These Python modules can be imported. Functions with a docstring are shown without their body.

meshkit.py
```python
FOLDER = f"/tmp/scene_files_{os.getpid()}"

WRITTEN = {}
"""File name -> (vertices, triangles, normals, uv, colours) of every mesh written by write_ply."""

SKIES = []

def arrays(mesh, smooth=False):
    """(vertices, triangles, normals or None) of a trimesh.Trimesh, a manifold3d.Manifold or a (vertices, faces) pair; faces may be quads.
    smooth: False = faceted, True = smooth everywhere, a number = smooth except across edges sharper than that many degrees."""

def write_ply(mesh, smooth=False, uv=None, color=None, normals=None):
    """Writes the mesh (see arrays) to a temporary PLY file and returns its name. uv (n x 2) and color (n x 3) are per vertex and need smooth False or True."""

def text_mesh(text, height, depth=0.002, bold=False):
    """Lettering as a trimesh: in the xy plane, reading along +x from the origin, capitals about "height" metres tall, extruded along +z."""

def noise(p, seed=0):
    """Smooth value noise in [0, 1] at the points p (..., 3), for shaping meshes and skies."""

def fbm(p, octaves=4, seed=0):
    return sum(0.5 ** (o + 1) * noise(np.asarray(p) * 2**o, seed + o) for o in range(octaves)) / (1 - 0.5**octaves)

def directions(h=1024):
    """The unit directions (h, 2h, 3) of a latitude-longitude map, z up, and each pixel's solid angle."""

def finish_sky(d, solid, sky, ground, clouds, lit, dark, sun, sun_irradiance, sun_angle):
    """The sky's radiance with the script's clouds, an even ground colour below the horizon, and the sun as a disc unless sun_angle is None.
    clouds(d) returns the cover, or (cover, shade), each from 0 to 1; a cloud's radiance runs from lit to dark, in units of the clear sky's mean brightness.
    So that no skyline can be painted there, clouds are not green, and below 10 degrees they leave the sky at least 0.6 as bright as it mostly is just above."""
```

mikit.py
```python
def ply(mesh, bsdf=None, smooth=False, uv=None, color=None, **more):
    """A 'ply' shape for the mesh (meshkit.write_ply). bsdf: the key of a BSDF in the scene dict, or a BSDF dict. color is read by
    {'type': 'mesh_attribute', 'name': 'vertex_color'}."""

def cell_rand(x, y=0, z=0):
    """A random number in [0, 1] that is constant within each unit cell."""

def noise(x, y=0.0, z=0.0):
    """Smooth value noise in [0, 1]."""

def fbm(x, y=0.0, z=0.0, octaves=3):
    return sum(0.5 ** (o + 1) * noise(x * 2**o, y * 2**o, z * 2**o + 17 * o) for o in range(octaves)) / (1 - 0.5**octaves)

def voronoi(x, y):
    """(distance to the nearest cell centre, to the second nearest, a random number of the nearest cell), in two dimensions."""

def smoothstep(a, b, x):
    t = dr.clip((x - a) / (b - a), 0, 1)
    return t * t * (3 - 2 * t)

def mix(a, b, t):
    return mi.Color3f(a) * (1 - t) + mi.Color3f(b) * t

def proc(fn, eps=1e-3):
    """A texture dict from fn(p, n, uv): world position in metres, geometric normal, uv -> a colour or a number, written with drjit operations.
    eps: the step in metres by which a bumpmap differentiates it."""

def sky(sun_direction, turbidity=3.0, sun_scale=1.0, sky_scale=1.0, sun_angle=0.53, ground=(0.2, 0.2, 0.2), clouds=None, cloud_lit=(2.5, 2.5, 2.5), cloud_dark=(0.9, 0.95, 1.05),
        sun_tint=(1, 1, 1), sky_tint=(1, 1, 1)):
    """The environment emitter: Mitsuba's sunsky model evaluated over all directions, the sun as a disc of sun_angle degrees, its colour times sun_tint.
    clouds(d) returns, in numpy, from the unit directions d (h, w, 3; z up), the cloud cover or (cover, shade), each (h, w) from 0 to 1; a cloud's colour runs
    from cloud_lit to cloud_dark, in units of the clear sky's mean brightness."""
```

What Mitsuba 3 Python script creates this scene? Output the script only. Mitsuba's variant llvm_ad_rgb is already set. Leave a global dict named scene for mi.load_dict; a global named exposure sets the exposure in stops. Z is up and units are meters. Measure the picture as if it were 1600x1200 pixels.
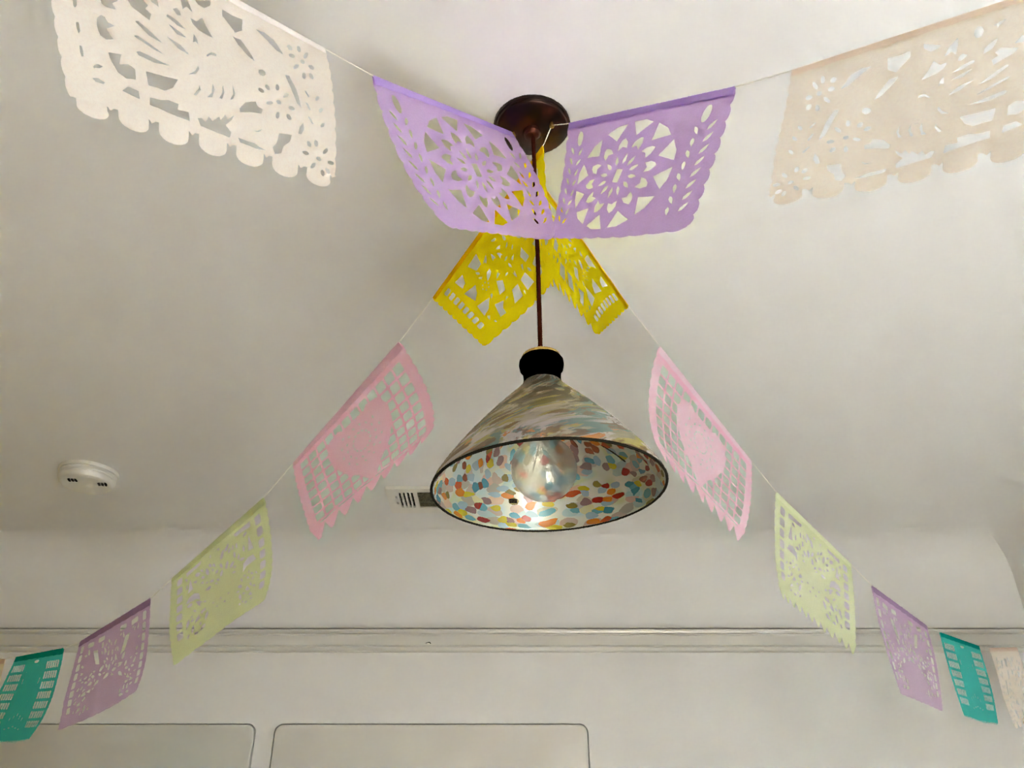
import math, random
import numpy as np
import trimesh
import drjit as dr
import mitsuba as mi
import mikit, meshkit
from mikit import proc, noise, fbm, voronoi, smoothstep, mix, cell_rand
from shapely.geometry import Polygon, Point, LineString, box as sbox
from shapely.ops import unary_union
from shapely import affinity

T = mi.ScalarTransform4f
scene, labels = {}, {}
rng = np.random.default_rng(7)

# ------------------------------------------------------------------ camera, daylight, exposure
EYE = (0.0, 0.0, 1.55)
PITCH = math.radians(31)
scene['camera'] = {'type': 'perspective', 'fov': 61.7, 'fov_axis': 'x', 'near_clip': 0.05, 'far_clip': 50,
                   'to_world': T().look_at(origin=EYE, target=(0, math.cos(PITCH), 1.55 + math.sin(PITCH)), up=(0, 0, 1))}
exposure = 0.74
DAY = (1.0, 0.975, 0.93)          # colour of the daylight behind the window blinds
MAIN_WINDOW = 5.8                # radiance of the blind in the window behind the camera
scene['sky'] = {'type': 'constant', 'radiance': {'type': 'rgb', 'value': [0.8, 0.85, 0.9]}}
scene['sun'] = {'type': 'directional', 'direction': [-0.54, 0.02, -0.84], 'irradiance': {'type': 'rgb', 'value': [203.0, 195.0, 179.0]}}   # through the open window in the right wall

# ------------------------------------------------------------------ helpers
def srgb(r, g, b):
    c = np.array([r, g, b]) / 255.0
    return [float(x) for x in np.where(c < 0.04045, c / 12.92, ((c + 0.055) / 1.055) ** 2.4)]


def rgb(c):
    return {'type': 'rgb', 'value': list(map(float, c))}


def put(key, mesh, mat, smooth=False, label=None, cat=None, group=None, kind=None, **more):
    n, k = 0, key
    while k in scene:
        n += 1
        k = f'{key}_{n:03d}'
    scene[k] = mikit.ply(mesh, mat, smooth=smooth, **more)
    tag(k, label, cat, group, kind)
    return k


def tag(k, label=None, cat=None, group=None, kind=None):
    d = {a: b for a, b in (('label', label), ('category', cat), ('group', group), ('kind', kind)) if b}
    if d:
        labels[k] = d


def bx(x0, x1, y0, y1, z0, z1):
    m = trimesh.creation.box(extents=(x1 - x0, y1 - y0, z1 - z0))
    m.apply_translation(((x0 + x1) / 2, (y0 + y1) / 2, (z0 + z1) / 2))
    return m


def cat_mesh(ms):
    return trimesh.util.concatenate(ms)


def lathe(profile, n=96, M=None):
    """Closed or open lathe of (r, z) points about z; uv = (angle, profile index)."""
    p = np.array(profile, float)
    a = np.linspace(0, 2 * np.pi, n + 1)
    v = np.stack([p[:, None, 0] * np.cos(a), p[:, None, 0] * np.sin(a), np.repeat(p[:, 1:2], n + 1, 1)], -1).reshape(-1, 3)
    i, j = np.meshgrid(np.arange(len(p) - 1), np.arange(n), indexing='ij')
    q = np.stack([i * (n + 1) + j, (i + 1) * (n + 1) + j, (i + 1) * (n + 1) + j + 1, i * (n + 1) + j + 1], -1).reshape(-1, 4)
    f = np.vstack([q[:, [0, 1, 2]], q[:, [0, 2, 3]]])
    if M is not None:
        v = trimesh.transform_points(v, M)
    return v, f


def lathe_mesh(profile, n=96, M=None):
    v, f = lathe(profile, n, M)
    m = trimesh.Trimesh(v, f, process=False)
    m.merge_vertices(digits_vertex=7)
    m.update_faces(m.nondegenerate_faces())
    m.fix_normals()
    return m


def tube(points, r, sides=8, cap=True):
    p = np.asarray(points, float)
    t = np.gradient(p, axis=0)
    t /= np.linalg.norm(t, axis=1, keepdims=True)
    up = np.array([0.31, 0.27, 0.91]) if abs(t[0] @ [0, 0, 1]) < 0.9 else np.array([1.0, 0.1, 0])
    a = np.cross(t, up)
    a /= np.linalg.norm(a, axis=1, keepdims=True)
    b = np.cross(t, a)
    g = np.arange(sides) * 2 * np.pi / sides
    rr = np.broadcast_to(r, (len(p),))
    v = (p[:, None] + rr[:, None, None] * (np.cos(g)[None, :, None] * a[:, None] + np.sin(g)[None, :, None] * b[:, None])).reshape(-1, 3)
    i, j = np.meshgrid(np.arange(len(p) - 1), np.arange(sides), indexing='ij')
    q = np.stack([i * sides + j, i * sides + (j + 1) % sides, (i + 1) * sides + (j + 1) % sides, (i + 1) * sides + j], -1).reshape(-1, 4)
    f = np.vstack([q[:, [0, 1, 2]], q[:, [0, 2, 3]]])
    if cap:
        n0, n1 = len(v), len(v) + 1
        v = np.vstack([v, p[:1], p[-1:]])
        k = np.arange(sides)
        f = np.vstack([f, np.stack([np.full(sides, n0), (k + 1) % sides, k], 1), np.stack([np.full(sides, n1), k + (len(p) - 1) * sides, (k + 1) % sides + (len(p) - 1) * sides], 1)])
    m = trimesh.Trimesh(v, f, process=False)
    m.fix_normals()
    return m


def extrude(poly, d):
    return cat_mesh([trimesh.creation.extrude_polygon(g, d, engine='earcut') for g in getattr(poly, 'geoms', [poly])])


# ------------------------------------------------------------------ materials
def paint(c, amt=0.012, scale=2.2):
    """Painted plaster: faint roller mottling."""
    def fn(p, n, uv):
        return mi.Color3f(*c) * (1 - amt + 2 * amt * fbm(p.x * scale, p.y * scale, p.z * scale, octaves=4))
    return fn


CEIL = srgb(226, 225, 223)
WALL = srgb(222, 221, 218)
scene['mat_ceiling'] = {'type': 'twosided', 'b': {'type': 'diffuse', 'reflectance': proc(paint(CEIL))}}
scene['mat_wall'] = {'type': 'twosided', 'b': {'type': 'diffuse', 'reflectance': proc(paint(CEIL))}}
scene['mat_tan_wall'] = {'type': 'twosided', 'b': {'type': 'diffuse', 'reflectance': proc(paint(srgb(100, 86, 18), 0.03, 1.3))}}
scene['mat_trim'] = {'type': 'twosided', 'b': {'type': 'principled', 'base_color': proc(paint(srgb(224, 223, 217), 0.02, 6.0)), 'roughness': 0.3, 'specular': 0.5}}


def floor_fn(p, n, uv):
    row = dr.floor(p.x / 0.09)
    g = fbm(p.x * 60, p.y * 3 + row * 7.3, 0.0, octaves=3)
    t = 0.75 + 0.3 * cell_rand(p.x / 0.09, p.y / 0.9 + cell_rand(p.x / 0.09), 0)
    seam = dr.select(dr.abs(p.x / 0.09 - row - 0.5) > 0.485, 0.5, 1.0)
    return mix(srgb(166, 162, 154), srgb(190, 186, 178), g) * (t * seam)


scene['mat_floor'] = {'type': 'twosided', 'b': {'type': 'principled', 'base_color': proc(floor_fn), 'roughness': 0.35}}
def black_glass_fn(p, n, uv):
    t = fbm(p.x * 260 + p.z * 120, p.y * 260, p.z * 70, octaves=3)
    return mix(srgb(14, 13, 12), srgb(150, 148, 140), smoothstep(0.64, 0.70, t))


scene['mat_black_glass'] = {'type': 'principled', 'base_color': proc(black_glass_fn), 'roughness': 0.12, 'specular': 0.6}
scene['mat_rim'] = {'type': 'diffuse', 'reflectance': rgb((0.004, 0.004, 0.003))}
scene['mat_brass'] = {'type': 'principled', 'base_color': rgb(srgb(168, 140, 78)), 'metallic': 1.0, 'roughness': 0.25}
scene['mat_cord'] = {'type': 'diffuse', 'reflectance': rgb(srgb(30, 9, 5))}


def bronze_fn(p, n, uv):
    t = fbm(p.x * 38, p.y * 38, p.z * 38, octaves=3)
    return mix(srgb(10, 4, 2), srgb(46, 18, 8), smoothstep(0.3, 0.75, t))


scene['mat_bronze'] = {'type': 'principled', 'base_color': proc(bronze_fn), 'metallic': 0.85, 'roughness': 0.28}
scene['mat_white_plastic'] = {'type': 'principled', 'base_color': rgb(srgb(226, 223, 214)), 'roughness': 0.4}
scene['mat_dark'] = {'type': 'twosided', 'b': {'type': 'diffuse', 'reflectance': rgb(srgb(18, 17, 14))}}
scene['mat_louver'] = {'type': 'twosided', 'b': {'type': 'diffuse', 'reflectance': rgb(srgb(168, 164, 142))}}
scene['mat_white_metal'] = {'type': 'twosided', 'b': {'type': 'principled', 'base_color': rgb(srgb(226, 223, 215)), 'roughness': 0.4}}
scene['mat_string'] = {'type': 'diffuse', 'reflectance': rgb(srgb(240, 236, 224))}
scene['mat_clear_glass'] = {'type': 'thindielectric', 'int_ior': 1.5}
scene['mat_bulb_glass'] = {'type': 'blendbsdf', 'weight': 0.08, 'a': {'type': 'thindielectric', 'int_ior': 1.7},      # clear globe with a film of dust
                           'b': {'type': 'twosided', 'b': {'type': 'principled', 'base_color': rgb(srgb(176, 178, 168)), 'roughness': 0.25, 'specular': 0.6}}}
scene['mat_tungsten'] = {'type': 'principled', 'base_color': rgb(srgb(150, 145, 138)), 'metallic': 0.8, 'roughness': 0.3}
scene['mat_blind'] = {'type': 'diffuse', 'reflectance': rgb((0.7, 0.7, 0.68))}


def paper(key, c, trans=0.9):
    def fn(p, n, uv, c=c):
        fib = fbm(uv.x * 60, uv.y * 60, 3.0, octaves=3)
        return mi.Color3f(*c) * (0.95 + 0.1 * fib)
    scene[key] = {'type': 'principledthin', 'base_color': proc(fn), 'roughness': 0.75, 'diff_trans': trans, 'spec_trans': 0.0, 'eta': 1.2}


PAPER = {'yellow': ((255, 229, 24), (255, 206, 10)), 'pink': ((255, 198, 222), (254, 218, 233)), 'green': ((228, 238, 186), (238, 245, 204)),
         'lilac': ((200, 172, 208), (158, 128, 172)), 'teal': ((66, 188, 184), (14, 146, 140)), 'purple': ((196, 160, 232), (170, 140, 220)),
         'pale': ((255, 242, 228), (254, 246, 240)), 'peach': ((255, 241, 226), (252, 230, 215))}
for _n, (_a, _b) in PAPER.items():
    paper('mat_paper_' + _n, srgb(*_a), 0.6 if _n == 'peach' else 0.9)
    paper('mat_hem_' + _n, srgb(*_b), 0.5 if _n in ('purple', 'lilac', 'teal', 'yellow') else 0.8)

PAL = [srgb(*c) for c in ((176, 62, 14), (196, 106, 20), (84, 154, 166), (124, 96, 98), (184, 170, 28), (80, 36, 18), (126, 14, 8), (116, 106, 44), (138, 172, 188), (52, 124, 144))]


def shade_fn(p, n, uv):
    """Blown glass with melted frit: v < 1.5 outside (drawn, twisted streaks), v > 1.5 inside (oval flecks)."""
    ang, v = uv.x, uv.y
    s = dr.select(v < 1.5, v, 3.0 - v)                       # 0 at the neck, 1 at the rim
    # ---- inside
    warp = fbm(ang * 22, s * 9, 1.0) - 0.5
    nx, ny = 42.0, 12.0
    x = ang * nx + warp * 0.9 + s * 3.0
    y = s * s * ny + warp * 0.8

    def blobs(x, y, size, keep, seed):
        d1, d2, w = voronoi(x, y)
        w2 = cell_rand(w * 9731.0, seed, 3)
        m = smoothstep(size + 0.05, size - 0.04, d1 * (0.75 + 0.6 * noise(x * 2.3, y * 2.3, seed)))
        return m * dr.select(w2 < keep, 1.0, 0.0), cell_rand(w * 5417.0, seed, 5)

    def pick(w):
        c = mi.Color3f(*PAL[0])
        for k in range(1, len(PAL)):
            c = dr.select(w > k / len(PAL), mi.Color3f(*PAL[k]), c)
        return c

    milk = mix(srgb(172, 178, 158), srgb(194, 194, 182), noise(ang * 30, s * 8, 2.0))
    milk = mix(milk, srgb(168, 178, 112), smoothstep(0.55, 0.8, noise(ang * 26 + 9, s * 9, 7.0)) * 0.7)
    milk = mix(milk, srgb(150, 180, 188), smoothstep(0.55, 0.8, noise(ang * 26 + 3, s * 9, 11.0)) * 0.8)
    m1, w1 = blobs(x * 0.75 + 31, y * 0.75 + 5, 0.5, 0.75, 2.0)
    pale = mix(pick(w1), srgb(182, 186, 172), 0.45)
    c = mix(milk, pale, m1 * 0.85)
    m2, w2 = blobs(x, y, 0.47, 0.82, 1.0)
    c = mix(c, pick(w2) * 0.75, m2)
    inner = c
    # ---- outside
    wob = (fbm(ang * 9, s * 4, 4.0) - 0.5) * 0.9
    tw = ang * 5 - s * 2.2 + wob                              # along the drawn streaks
    q = s * 11 + ang * 24 + wob * 2                           # across them

    def streak(fx, fq, off, lo, hi):
        return smoothstep(lo, hi, fbm(tw * fx * 1.2 + off, q * fq * 1.5 + off * .37, off * 1.7, octaves=4))

    o = mix(srgb(98, 98, 80), srgb(136, 132, 116), streak(2.0, 1.2, 1.0, .40, .58))
    o = mix(o, srgb(124, 118, 40), streak(2.2, 1.0, 5.0, .50, .58) * 0.85)
    o = mix(o, srgb(62, 96, 96), streak(2.0, 1.1, 21.0, .52, .59) * 0.9)
    o = mix(o, srgb(150, 144, 148), streak(2.0, 0.9, 41.0, .54, .62) * 0.75)
    o = mix(o, srgb(84, 58, 34), streak(2.6, 1.2, 61.0, .56, .62) * 0.8)
    o = mix(o, srgb(150, 92, 40), streak(3.0, 1.2, 71.0, .66, .70) * smoothstep(0.6, 0.95, s))
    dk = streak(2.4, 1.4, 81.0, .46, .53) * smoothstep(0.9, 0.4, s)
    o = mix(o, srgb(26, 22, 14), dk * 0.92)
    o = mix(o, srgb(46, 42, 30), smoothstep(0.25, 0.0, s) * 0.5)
    o = o * 0.85
    inner = inner * 0.8
    return dr.select(v < 1.5, o, inner)


scene['mat_shade'] = {'type': 'twosided', 'b': {'type': 'principled', 'base_color': proc(shade_fn), 'roughness': 0.3, 'specular': 0.25}}

# ------------------------------------------------------------------ the room
CZ, XL, XR, YF, YB, COVE = 2.55, -1.80, 1.60, 2.66, -2.60, 0.12
put('floor', bx(XL - .1, XR + .1, YB - .1, YF + .1, -0.1, 0.0), 'mat_floor', kind='structure', label='pale plank floor below the frame')


def coved_ceiling():
    """Flat field and quarter-round cove down to the walls, mitred at the corners: rings of a rectangle that grows as it drops."""
    rings = []
    for a in np.radians(np.linspace(0, 90, 19)):
        d, z = COVE * (1 - math.sin(a)), CZ - COVE * (1 - math.cos(a))
        rings.append([(XL + d, YB + d, z), (XR - d, YB + d, z), (XR - d, YF - d, z), (XL + d, YF - d, z)])
    v, f = np.array(rings).reshape(-1, 3), [[0, 2, 1], [0, 3, 2]]
    for i in range(len(rings) - 1):
        for j in range(4):
            k = (j + 1) % 4
            f += [[i * 4 + j, i * 4 + k, i * 4 + 4 + k], [i * 4 + j, i * 4 + 4 + k, i * 4 + 4 + j]]
    # split vertices between the four sides so that smoothing keeps the mitres crisp
    nv, nf = [], []
    def add(tri):
        nf.append([len(nv), len(nv) + 1, len(nv) + 2]); nv.extend(v[tri])
    sides = {j: [] for j in range(4)}
    for t, tri in enumerate(f):
        (sides[(t - 2) // 2 % 4] if t >= 2 else sides.setdefault('flat', [])).append(tri)
    ms = []
    for tris in sides.values():
        m = trimesh.Trimesh(v, np.array(tris), process=False)
        m.remove_unreferenced_vertices()
        ms.append(m)
    return cat_mesh(ms)


put('ceiling', coved_ceiling(), 'mat_ceiling', smooth=True, kind='structure', label='off-white plaster ceiling curving down into the walls')
WT = CZ - COVE
DOORS = [(-1.64, -0.748, 0.75, 1.9875), (-0.69, 0.22, 0.75, 1.9875)]
_p = sbox(XL - .1, 0, XR + .1, WT + .1)
for _d in DOORS:
    _p = _p.difference(sbox(_d[0] + .0235, _d[2] + .0235, _d[1] - .0235, _d[3] - .0235).buffer(.0258, 8))
m = extrude(_p, .05)
m.apply_transform(np.array([[1, 0, 0, 0], [0, 0, -1, YF + .05], [0, 1, 0, 0], [0, 0, 0, 1.0]]))
put('wall_front', cat_mesh([m, bx(XL - .1, XR + .1, YF + .05, YF + .1, 0, WT + .1)]), 'mat_wall', kind='structure', label='cream painted wall facing the camera')
put('wall_left', bx(XL - .1, XL, YB, YF, 0, WT + .1), 'mat_tan_wall', kind='structure', label='tan painted wall on the left')


def wall_with_hole(u0, u1, hole, d):
    return extrude(Polygon([(u0, 0), (u1, 0), (u1, WT + .1), (u0, WT + .1)], [hole]), d)


W1 = (0.50, 1.35, 0.60, 2.00)      # window behind the camera: x0 x1 z0 z1
W2 = (-2.0, 0.35, 0.45, 2.20)       # window in the right wall: y0 y1 z0 z1
m = wall_with_hole(XL, XR, [(W1[0], W1[2]), (W1[1], W1[2]), (W1[1], W1[3]), (W1[0], W1[3])], 0.4)
m.apply_transform(np.array([[1, 0, 0, 0], [0, 0, -1, YB], [0, 1, 0, 0], [0, 0, 0, 1.0]]))
put('wall_back', m, 'mat_wall', kind='structure', label='cream painted wall behind the camera')
m = wall_with_hole(YB, YF, [(W2[0], W2[2]), (W2[1], W2[2]), (W2[1], W2[3]), (W2[0], W2[3])], 0.1)
m.apply_transform(np.array([[0, 0, 1, XR], [1, 0, 0, 0], [0, 1, 0, 0], [0, 0, 0, 1.0]]))
put('wall_right', m, 'mat_wall', kind='structure', label='cream painted wall on the right')


def window(key, w, frame_of, emit, label):
    # emit None: the sash is raised and the sun comes in
    u0, u1, z0, z1 = w
    bars = []
    for a, b, c, d in ((u0 - .06, u0 + .03, z0 - .06, z1 + .06), (u1 - .03, u1 + .06, z0 - .06, z1 + .06), (u0 + .03, u1 - .03, z0 - .06, z0 + .03), (u0 + .03, u1 - .03, z1 - .03, z1 + .06),
                       (u0 + .03, u1 - .03, (z0 + z1) / 2 - .018, (z0 + z1) / 2 + .018), ((u0 + u1) / 2 - .012, (u0 + u1) / 2 + .012, z0 + .03, z1 - .03)):
        bars.append(bx(a, b, -0.02, 0.02, c, d))
    fr = cat_mesh(bars)
    fr.apply_transform(frame_of)
    put(key + '__frame', fr, 'mat_trim')
    tag(key, label, kind='structure')
    if emit is None:
        return
    v = np.array([[u0, -.05, z0], [u1, -.05, z0], [u1, -.05, z1], [u0, -.05, z1]])
    v = trimesh.transform_points(v, frame_of)
    pane = trimesh.Trimesh(v, [[0, 2, 1], [0, 3, 2]], process=False)
    into = trimesh.transform_points([[0, 1, 0]], frame_of)[0] - trimesh.transform_points([[0, 0, 0]], frame_of)[0]
    if pane.face_normals[0] @ into < 0:
        pane.invert()
    put(key + '__blind', pane, 'mat_blind', emitter={'type': 'area', 'radiance': rgb(np.array(DAY) * emit)})
    tag(key, label, kind='structure')


window('window_1', W1, np.array([[1, 0, 0, 0], [0, 1, 0, YB - .33], [0, 0, 1, 0], [0, 0, 0, 1.0]]), MAIN_WINDOW, 'sunlit window with a white blind behind the camera')
window('window_2', W2, np.array([[0, -1, 0, XR + .01], [1, 0, 0, 0], [0, 0, 1, 0], [0, 0, 0, 1.0]]), None, 'open window in the right wall')

# picture rail: two stepped boards and a bead, seen from below
RAIL = [(0, 0), (0.006, 0), (0.011, 0.004), (0.012, 0.012), (0.009, 0.014), (0.009, 0.016), (0.018, 0.019), (0.018, 0.047), (0.011, 0.050), (0.011, 0.053), (0.021, 0.055), (0.024, 0.060), (0.024, 0.0655), (0.006, 0.0655), (0.006, 0.0695), (0.022, 0.0695), (0.022, 0.073), (0, 0.073)]
RZ = 1.55 + 0.643


def rail(x0, x1):
    m = extrude(Polygon(RAIL), x1 - x0)
    m.apply_transform(np.array([[0, 0, 1, x0], [-1, 0, 0, YF], [0, 1, 0, RZ], [0, 0, 0, 1.0]]))
    if m.volume < 0:
        m.invert()
    return m


put('trim_1', rail(XL, XR), 'mat_trim', kind='structure', label='cream painted picture rail along the far wall')


def rounded_door(x0, x1, z0, z1, r, t):
    """Slab with rounded corners and an eased front edge, standing proud of the wall."""
    rings, e = [], 0.006
    for inset, y in ((0, 0), (0, t - e), (0.0018, t - 0.0018), (e, t)):
        p = sbox(x0 + inset + r, z0 + inset + r, x1 - inset - r, z1 - inset - r)
        pts = []
        for cx, cz, a0 in ((x1 - inset - r, z0 + inset + r, -90), (x1 - inset - r, z1 - inset - r, 0), (x0 + inset + r, z1 - inset - r, 90), (x0 + inset + r, z0 + inset + r, 180)):
            for a in np.radians(np.linspace(a0, a0 + 90, 9)):
                pts.append((cx + r * math.cos(a), YF + .035 - y, cz + r * math.sin(a)))
        rings.append(pts)
    n = len(rings[0])
    v = np.array(rings).reshape(-1, 3)
    f = []
    for i in range(len(rings) - 1):
        for j in range(n):
            k = (j + 1) % n
            f += [[i * n + j, i * n + k, i * n + n + k], [i * n + j, i * n + n + k, i * n + n + j]]
    for base in (0, (len(rings) - 1) * n):
        f += [[base, base + j, base + j + 1] for j in range(1, n - 1)]
    m = trimesh.Trimesh(v, f, process=False)
    m.fix_normals()
    return m


put('cupboard_door', rounded_door(*DOORS[0], 0.0235, 0.043), 'mat_trim', smooth=25, cat='cupboard door', group='cupboard doors below the picture rail',
    label='cream cupboard door with rounded corner at the lower left, behind the lilac and teal paper')
put('cupboard_door', rounded_door(*DOORS[1], 0.0235, 0.043), 'mat_trim', smooth=25, cat='cupboard door', group='cupboard doors below the picture rail',
    label='cream cupboard door with rounded corners at bottom centre below the lamp')
hk = tube([(-0.262, 2.632, 2.214), (-0.257, 2.629, 2.2165), (-0.250, 2.628, 2.2165), (-0.246, 2.630, 2.213)], 0.0011, 6)
put('wire_hook', hk, 'mat_dark', smooth=True, cat='hook', label='tiny dark bent wire hook on the picture rail below the vent')

# ------------------------------------------------------------------ ceiling vent
VX0, VX1, VY0, VY1, VT = -0.36, 0.09, 2.224, 2.400, 0.009
holes = []
mid = (VX0 + VX1) / 2
slot_x = [-0.3215, -0.3095, -0.2975, -0.2865]
for s in slot_x + [2 * mid - x for x in slot_x]:
    holes.append(sbox(s - .0024, 2.252, s + .0024, 2.358).buffer(.001))
for y0, y1 in ((2.277, 2.291), (2.318, 2.332)):
    holes.append(sbox(-.3350, y0, -.3310, y1).buffer(.0018))
LV0, LV1 = -0.271, 2 * mid + 0.271
holes.append(sbox(LV0, 2.248, LV1, 2.362))
pl = extrude(sbox(VX0, VY0, VX1, VY1).buffer(-.004).buffer(.004).difference(unary_union(holes)), VT)
pl.apply_translation((0, 0, CZ - VT))
put('ceiling_vent__plate', pl, 'mat_white_metal')
put('ceiling_vent__backing', bx(VX0 + .006, VX1 - .006, VY0 + .006, VY1 - .006, CZ - .002, CZ - .0005), 'mat_dark', label='dark duct opening')
for k in range(10):
    y = 2.254 + k * 0.0113
    lv = bx(LV0, LV1, -0.0042, 0.0042, -0.0004, 0.0004)
    lv.apply_transform(trimesh.transformations.rotation_matrix(math.radians(38), (1, 0, 0)))
    lv.apply_translation((0, y, CZ - 0.0055))
    put('ceiling_vent__louver', lv, 'mat_louver', label='olive grey louver' if k == 0 else None)
tag('ceiling_vent', 'white slotted air vent plate on the ceiling, partly hidden by the lamp shade', 'air vent')

# ------------------------------------------------------------------ smoke detector
SX, SY = -1.155, 2.131


def at(x, y, z):
    return np.array([[1, 0, 0, x], [0, 1, 0, y], [0, 0, 1, z], [0, 0, 0, 1.0]])


put('smoke_detector__base', lathe_mesh([(0, 0), (.077, 0), (.077, -.006), (.0755, -.009), (.071, -.010), (.071, -.013), (0, -.013)], 72, at(SX, SY, CZ)), 'mat_white_plastic', smooth=30)
put('smoke_detector__body', lathe_mesh([(0, -.012), (.0735, -.012), (.0735, -.018), (.071, -.021), (.071, -.023), (.0725, -.025), (.069, -.035), (.065, -.039), (.058, -.041), (0, -.0425)], 72, at(SX, SY, CZ)), 'mat_white_plastic', smooth=30)
for gx, gy, ang in ((-1.172, 2.091, 8), (-1.104, 2.120, 10)):
    for k in (-1, 0, 1):
        s = extrude(LineString([(0, -.006), (0, .006)]).buffer(.0026), .003)
        s.apply_transform(trimesh.transformations.rotation_matrix(math.radians(ang), (0, 0, 1)))
        s.apply_translation((gx + k * .0085, gy + k * .001, CZ - .0435))
        put('smoke_detector__slot', s, 'mat_dark', label='black sounder slot')
put('smoke_detector__indicator', lathe_mesh([(0, .002), (.0042, .002), (.0038, -.0015), (0, -.0024)], 16, at(SX + .003, SY, CZ - .0422)), 'mat_white_metal', smooth=40, label='small bright indicator lens')
tag('smoke_detector', 'round white smoke detector on the ceiling at the left', 'smoke detector')

# ------------------------------------------------------------------ pendant lamp
LX, LY = 0.030, 0.906
put('pendant_lamp__canopy', lathe_mesh([(0, 0), (.057, 0), (.0575, -.002), (.0565, -.005), (.054, -.006), (.0525, -.0085), (.049, -.0105), (.030, -.014), (.014, -.016), (.013, -.021), (.010, -.025), (.0055, -.027), (0, -.027)], 96, at(LX, LY, CZ)), 'mat_bronze', smooth=25, label='round reddish bronze ceiling plate')
KNOB = [(0.0019, 0.9087, 2.5335), (0.0588, 0.8902, 2.5335)]
for q in KNOB:
    put('pendant_lamp__canopy__screw', lathe_mesh([(0, .004), (.0022, .004), (.0022, -.001), (.0036, -.0015), (.0040, -.0035), (.0034, -.0058), (0, -.007)], 20, at(*q)), 'mat_brass', smooth=35, label='brass screw knob')
NECK = np.array([0.0362, LY, 2.137])
put('pendant_lamp__cord', tube([(0.0315, LY, 2.525), (0.0335, LY, 2.40), (0.0350, LY, 2.28), tuple(NECK + [-.0003, 0, .004])], 0.0030, 12), 'mat_cord', smooth=40, label='thin dark brown cord')
TILT = math.radians(2.0)
RIM = np.array([0.0425, LY, 1.9525])
SH = trimesh.transformations.translation_matrix(RIM) @ trimesh.transformations.rotation_matrix(-TILT, (0, 1, 0)) @ trimesh.transformations.rotation_matrix(math.radians(1.3), (1, 0, 0))
OUT = [(.0222, .154), (.0223, .143), (.0245, .1385), (.0325, .1290), (.0510, .1100), (.0795, .0790), (.1095, .0425), (.1282, .0158), (.1345, .0045), (.1358, .0)]


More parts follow.
